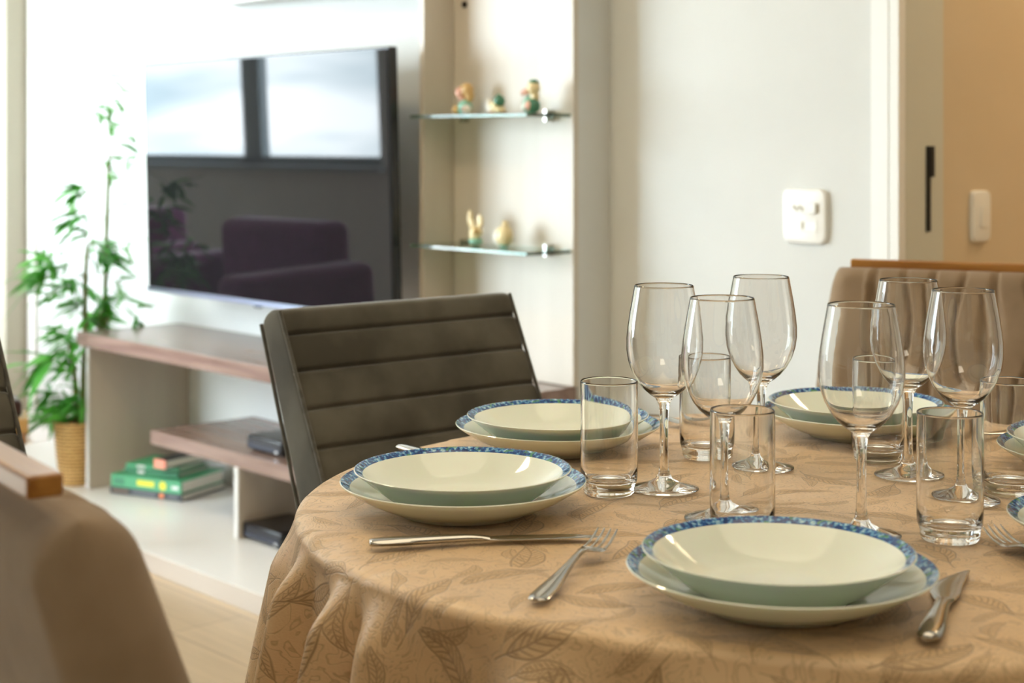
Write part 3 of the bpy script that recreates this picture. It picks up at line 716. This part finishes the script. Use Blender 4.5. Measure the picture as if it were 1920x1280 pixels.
# wine glasses
def wine_glass():
    outer = [(0,0),(.036,0),(.0375,.0008),(.0372,.0018),(.030,.0036),(.018,.0068),(.0095,.0115),(.0062,.0175),(.0050,.026),(.0046,.045),(.0045,.065),(.0050,.082),(.0066,.093),(.0098,.0985)]
    bowl = [(.0155,.1020),(.0225,.108),(.0290,.116),(.0350,.127),(.0390,.139),(.0408,.151),(.0407,.163),(.0393,.176),(.0372,.190),(.0345,.205),(.03215,.2180),(.0319,.2195)]
    inner = [(r-.0009, z) for r, z in reversed(bowl)][1:]
    prof = outer+bowl+[(.0314,.2200),(.0310,.2195)]+inner[:-2]+[(.0210,.1085),(.0140,.1042),(.0070,.1022),(0,.1016)]
    b = MB(); b.lathe(prof, 64); return b
wg = [((1245,1.727), 'wine glass beside the tall tumbler at the left front of the glassware'),
      ((1354,1.590), 'wine glass rising behind the middle tumbler, overlapping its left neighbour'),
      ((1427,1.840), 'wine glass at the back left, before the plain white wall'),
      ((1615,1.525), 'wine glass with its stem just behind the front soup plate'),
      ((1703,1.795), 'wine glass at the back right, before the beige tufted chair'),
      ((1806,1.672), 'wine glass standing behind the right front tumbler')]
g0 = None
for i, ((u, Y), lab) in enumerate(wg):
    o = wine_glass().build('wine_glass', M['glass'], None, angle=70) if i == 0 else g0.copy()
    if i == 0: g0 = o
    else: COL.objects.link(o)
    tag(o, 'clear stemmed ' + lab, 'wine glass', 'wine glasses on the table', ((u-960)/3000*Y, Y, TOPZ+.0003), i*.5)
def tumbler():
    prof = [(0,.0012),(.022,.0012),(.0245,0),(.0268,.0010),(.0276,.0045),(.0278,.009),(.0288,.012),(.0302,.0165),(.0308,.025),(.0309,.06),(.0308,.1),(.0306,.1183),(.0306,.1195),(.0300,.1203),(.0294,.1195),(.0293,.1183),
            (.0293,.1),(.0293,.06),(.0291,.030),(.0280,.0215),(.0255,.0165),(.0200,.0138),(.0110,.0128),(0,.0124)]
    b = MB(); b.lathe(prof, 64); return b
tg = [((1142,1.706), 'leftmost, beside the left setting'), ((1392,1.522), 'middle one, directly behind the front soup plate'),
      ((1781,1.508), 'right front one, above the short knife'), ((1323,1.900), 'back left one, seen through the wine glasses'),
      ((1646,1.880), 'back one, standing before the far soup plate'), ((1894,1.706), 'rightmost, cut by the photo edge')]
for i, ((u, Y), lab) in enumerate(tg):
    o = tumbler().build('tumbler', M['glass'], None, angle=70) if i == 0 else g0.copy()
    if i == 0: g0 = o
    else: COL.objects.link(o)
    tag(o, 'clear straight sided tumbler, ' + lab, 'tumbler', 'water tumblers on the table', ((u-960)/3000*Y, Y, TOPZ+.0003), i*.5)

# ------------------------------------------------------------------ cutlery
def strip(b, secs, n=12):
    """secs: (x, y centre, halfwidth, z centre, half thickness)"""
    rings = []
    for x, yc, hw, zc, ht in secs:
        rings.append([(x, yc+hw*math.cos(2*PI*k/n), zc+ht*math.sin(2*PI*k/n)) for k in range(n)])
    b.loft(rings)
def fine(secs, m=4):
    out = []
    for i in range(len(secs)-1):
        p0 = secs[max(i-1,0)]; p1 = secs[i]; p2 = secs[i+1]; p3 = secs[min(i+2, len(secs)-1)]
        for k in range(m):
            t_ = k/m
            out.append(tuple(.5*((2*b_)+(-a_+c_)*t_+(2*a_-5*b_+4*c_-d_)*t_**2+(-a_+3*b_-3*c_+d_)*t_**3) for a_, b_, c_, d_ in zip(p0,p1,p2,p3)))
    out.append(secs[-1]); return [(s[0], s[1], max(.0003, s[2]), s[3], max(.0003, s[4])) for s in out]
def make_fork(name, loc, rz, label):
    t = thing(name, label, 'fork', loc, rz, 'steel forks on the cloth')
    b = MB(); strip(b, fine([(0,0,.004,.0032,.0014),(.006,0,.0085,.0034,.002),(.03,0,.0092,.0040,.0022),(.06,0,.0068,.0060,.0022),(.09,0,.0042,.0095,.002),(.118,0,.0034,.0120,.0018),(.132,0,.0042,.0110,.0015)]))
    b.build('handle', M['steel'], t, angle=60)
    b = MB(); strip(b, fine([(.130,0,.0040,.0112,.0013),(.138,0,.0085,.0090,.0010),(.146,0,.0118,.0068,.0009),(.156,0,.0122,.0056,.0009),(.161,0,.0122,.0056,.0008)]))
    b.build('fork_head', M['steel'], t, angle=60)
    for k in range(4):
        y0 = (-.0100+.00667*k)
        b = MB(); strip(b, fine([(.159,y0,.0019,.0055,.0009),(.175,y0*.97,.0016,.0062,.0008),(.192,y0*.94,.0014,.0094,.0008),(.203,y0*.92,.0008,.0130,.0005)]), 8)
        b.build('tine', M['steel'], t, angle=60)
    return t
def make_knife(name, loc, rz, label, wide=False):
    t = thing(name, label, 'knife', loc, rz, 'steel knives on the cloth')
    b = MB()
    if wide: hs = [(0,0,.0035,.0040,.0022),(.005,0,.0085,.0048,.0035),(.025,0,.0098,.0052,.0040),(.055,0,.0080,.0055,.0038),(.085,0,.0062,.0055,.0034),(.105,0,.0072,.0045,.0026),(.112,0,.0078,.0040,.0018)]
    else: hs = [(0,0,.0040,.0040,.0020),(.004,0,.0085,.0046,.0034),(.03,0,.0090,.0050,.0040),(.06,0,.0076,.0054,.0038),(.09,0,.0062,.0056,.0034),(.105,0,.0055,.0050,.0026),(.112,0,.0058,.0046,.0018)]
    strip(b, fine(hs)); b.build('handle', M['steel'], t, angle=60)
    b = MB()
    if wide: bs = [(.110,0,.0076,.0036,.0010),(.122,.001,.0100,.0030,.0009),(.140,.003,.0125,.0026,.0008),(.160,.003,.0118,.0024,.0008),(.185,-.001,.0085,.0024,.0008),(.205,-.0055,.0040,.0024,.0007),(.214,-.0085,.0010,.0024,.0004)]
    else: bs = [(.110,0,.0055,.0044,.0010),(.125,.001,.0080,.0040,.0009),(.16,.001,.0092,.0036,.0008),(.19,.000,.0080,.0034,.0008),(.208,-.003,.0050,.0032,.0006),(.218,-.006,.0010,.0030,.0004)]
    strip(b, fine(bs)); b.build('blade', M['steel'], t, angle=60, label='polished blade')
    return t
def px(u, v, z=TZ): Y = 3000*(EYE-z)/(v-265); return Vector(((u-960)/3000*Y, Y, 0))
def line(u0, v0, u1, v1):
    p, q = px(u0, v0), px(u1, v1); return (p.x, p.y, TOPZ+.0006), math.atan2(q.y-p.y, q.x-p.x)
l_, r_ = line(692, 1031, 1130, 1014); make_knife('table_knife', l_, r_, 'long steel knife lying across the left front of the table')
l_, r_ = line(1004, 1139, 1115, 1047); kf = make_fork('table_fork', l_, r_, 'steel fork left of the front plates, its tines over the knife tip')
kf.location.z += .0002
kf.rotation_euler = (0, -.012, r_)
l_, r_ = line(1740, 1213, 1797, 1078); make_knife('table_knife', l_, r_+.0, 'broad bladed steel knife right of the front plates', True)
p = px(1853, 1012); make_fork('table_fork', (p.x+.026, p.y-.205, TOPZ+.0006), PI/2+.12, 'dark steel fork at the right edge, only its tines in frame')
p = px(750, 846); make_knife('table_knife', (p.x, p.y, TOPZ+.0006), -.98, 'steel knife behind the left soup plate, its handle tip showing')
p = px(1310, 812); make_fork('table_fork', (p.x-.16, p.y+.10, TOPZ+.0006), -.42, 'steel fork seen through the back left tumbler')
p = px(1870, 818); make_fork('table_fork', (p.x+.02, p.y, TOPZ+.0006), PI+.55, 'steel fork lying between the far plates and the right plates')

# ------------------------------------------------------------------ chairs
def sgnpow(v, e): return math.copysign(abs(v)**e, v)
def backrest_mesh(W2, H, tfun, wfun, tilt, z0, groove=None, rows=110, n=72, top=.03, e=.35, curve=0.0, roll=1.0):
    """padded slab standing on z0, front towards -y, leaning back by tilt; s runs along the slab"""
    rings = []
    ss = [H*(i/rows) for i in range(rows)]
    ss = ss + [H-top+top*math.sin(PI/2*k/12) for k in range(1, 13)] if top else ss
    ss = sorted(set(round(q, 5) for q in ss))
    for s in ss:
        q = max(0, (s-(H-top))/top) if top else 0
        sh = math.sqrt(max(.0004, 1-q*q)) if top else 1
        w = wfun(s)-(1-sh)*top*roll; tk = tfun(s)*(.5)*sh if top else tfun(s)*.5
        tk = max(tk, .002)
        yc = s*math.sin(tilt); zc = z0+s*math.cos(tilt)
        r = []
        for k in range(n):
            a_ = 2*PI*k/n; x = w*sgnpow(math.cos(a_), e); y = tk*sgnpow(math.sin(a_), e)
            if groove and y < 0: y += groove(x, s, w)*sh
            y += curve*(x/w)**2*-1
            r.append((x, yc+y*math.cos(tilt), zc-y*math.sin(tilt)))
        rings.append(r)
    b = MB(); b.loft(rings); return b
SEAMS = [.075, .138, .200, .261, .322, .382]
TL = math.radians(24)
def grey_chair(label, x, y, rz):
    t = thing('dining_chair', label, 'chair', (x, y, 0), rz, 'grey velvet dining chairs with stitched backs')
    H = .475; z0 = .447
    def gv(xx, s, w):
        d = 0
        if abs(xx) > w*.995: return 0
        for q in SEAMS: d += .0060*math.exp(-((s-q)/.0030)**2)
        f = 0
        edges = [0]+SEAMS+[H]
        for a_, b_ in zip(edges, edges[1:]):
            if a_ <= s <= b_: f = -.0035*math.sin(PI*(s-a_)/(b_-a_))
        return d+f
    # n large in x so the side edges are crisp; grooves only across the front
    SE = sorted(H-q for q in (.046,.102,.160,.218,.276,.336,.396)); SEAMS[:] = SE
    tf = lambda s: .060+.040*(1-s/H)
    wf = lambda s: .215-.004*(1-s/H)
    backrest_mesh(.215, H, tf, wf, TL, z0, gv, rows=260, n=120, top=.016, e=.16, roll=.3).build('backrest', M['velvet'], t, angle=50)
    for sx_ in (-1, 1):
        for fr in (-1, 1):
            b = MB(); pts = []
            for i in range(31):
                s = (H-.010)*i/30; y_ = fr*(tf(s)/2-.001); xx = sx_*(wf(s)+.0002-.001)
                pts.append((xx, s*math.sin(TL)+y_*math.cos(TL), z0+s*math.cos(TL)-y_*math.sin(TL)))
            b.tube(pts, .0030, 8); b.build('piping', M['piping'], t, label='corded seam along the backrest edge')
    b = MB(); b.box(-.22,.22,-.43,.03,.40,.475); b.build('seat', M['velvet'], t, bevel=.025, seg=4)
    b = MB(); b.box(-.19,.19,-.38,.0,.37,.399); b.build('seat_frame', M['black_matte'], t, bevel=.004)
    for sx_ in (-1, 1):
        for yy, k in ((-.35, -.03), (-.03, .06)):
            b = MB(); b.tube([(sx_*.165, yy, .37), (sx_*.20, yy+k, 0)], [.017, .011], 14); b.build('leg', M['black_matte'], t)
    return t
# centre chair: top left front corner at pixel (527,588), top right at (948,553)
topz = .447+.475*math.cos(TL)
h_ = EYE-topz
pL = Vector(((524-960)/3000*(3000*h_/(586-265)), 3000*h_/(586-265))); pR = Vector(((950-960)/3000*(3000*h_/(553-265)), 3000*h_/(553-265)))
wdir = (pR-pL).normalized(); rz_ = math.atan2(wdir.y, wdir.x)
mid = (pL+pR)/2; back = Vector((-wdir.y, wdir.x))            # +y local, away from the table
base = mid-back*(.475*math.sin(TL)-.026)
grey_chair('grey velvet dining chair with stitched back panels, standing behind the left plates', base.x, base.y, rz_)
w_ = Vector((math.cos(rz_+.12), math.sin(rz_+.12))); b_ = Vector((-w_.y, w_.x)); q = Vector((-.700, 2.16))-w_*.215-b_*(.475*math.sin(TL)-.026)
grey_chair('dark grey velvet dining chair cut off by the left edge of the photo', q.x, q.y, rz_+.12)
print('centre chair width', (pR-pL).length, 'at', base)

BT = math.radians(17)
def beige_chair(label, x, y, rz, low=0):
    t = thing('dining_chair', label, 'chair', (x, y, 0), rz, 'beige upholstered dining chairs with wooden top rails')
    H = .475-low; z0 = .450
    tf = lambda s: .070+.030*(1-s/H); wf = lambda s: .245+.012*math.sin(PI*min(1, s/H*1.05))-.012*(s/H)
    def gv(xx, s, w):
        if abs(xx) > .170: return 0
        v = (H-s)/H
        ph = xx/.0515+.40*math.sin(v*7.5)*(1 if v < .9 else 1)*min(1, v*5)*math.cos(xx/.103*PI)
        fr = abs((ph+.5) % 1-.5)
        return .010*math.exp(-(fr/.10)**2)-.003*(1-math.exp(-(fr/.10)**2))
    # front grid is built densely so the channels read
    rings = []; rows = 150
    ss = [H*i/rows for i in range(rows)]; ss = sorted(set([round(q,5) for q in ss if q < H-.04]+[round(H-.04+.04*math.sin(PI/2*k/14), 5) for k in range(15)]))
    nf = 150
    for s in ss:
        q = max(0, (s-(H-.04))/.04); sh = math.sqrt(max(.003, 1-q*q)); w = wf(s)-(1-sh)*.012; tk = tf(s)/2*sh
        yc = s*math.sin(BT); zc = z0+s*math.cos(BT); r = []
        for k in range(nf+1):
            x_ = -w+2*w*k/nf; ed = min(1, (w-abs(x_))/.035); rd = math.sqrt(max(0, 1-(1-ed)**2))
            yy = -tk*rd+gv(x_, s, w)*sh; r.append((x_, yc+yy*math.cos(BT), zc-yy*math.sin(BT)))
        for k in range(61):
            x_ = w*math.cos(PI*k/60); ed = min(1, (w-abs(x_))/.035); rd = math.sqrt(max(0, 1-(1-ed)**2))
            yy = tk*rd+.0005; r.append((x_, yc+yy*math.cos(BT), zc-yy*math.sin(BT)))
        rings.append(r)
    b = MB(); b.loft(rings); b.build('backrest', M['beige_fab'], t, angle=70)
    yr = .475*math.sin(BT)+.012
    zr = z0+.475*math.cos(BT)
    b = MB(); b.box(-.205,.205,yr-.012,yr+.012,zr-.0005,zr+.0145); b.build('top_rail', M['rail'], t, bevel=.0025, seg=3, label='polished honey coloured wooden rail')
    b = MB(); b.box(-.25,.25,-.45,.02,.37,.475); b.build('seat', M['beige_fab'], t, bevel=.03, seg=4)
    for sx_ in (-1, 1):
        for yy, k in ((-.38, -.02), (-.02, .06)):
            b = MB(); b.tube([(sx_*.21, yy, .372), (sx_*.22, yy+k, 0)], [.02, .013], 14); b.build('leg', M['legwood'], t)
    return t
# right chair: rail left end at pixel (1597,492), Y 2.75
zr_top = .450+.475*math.cos(BT)+.0145
def place_beige(label, u, v, rz, end, low=0):
    """put the rail's end (end=-1: local -x, +1: local +x) top at pixel (u,v)"""
    Y = 3000*(EYE-zr_top)/(v-265); X = (u-960)/3000*Y
    lx, ly = end*.205, .475*math.sin(BT)+.012
    c, s = math.cos(rz), math.sin(rz)
    return beige_chair(label, X-(lx*c-ly*s), Y-(lx*s+ly*c), rz, low)
place_beige('beige tufted dining chair with wooden top rail at the far right of the table', 1597, 485, math.atan2(-.12, .26)+.0, -1)
place_beige('beige dining chair back in the blurred left foreground with wooden top rail', 86, 890, math.atan2(.824, -.566), -1, .014)
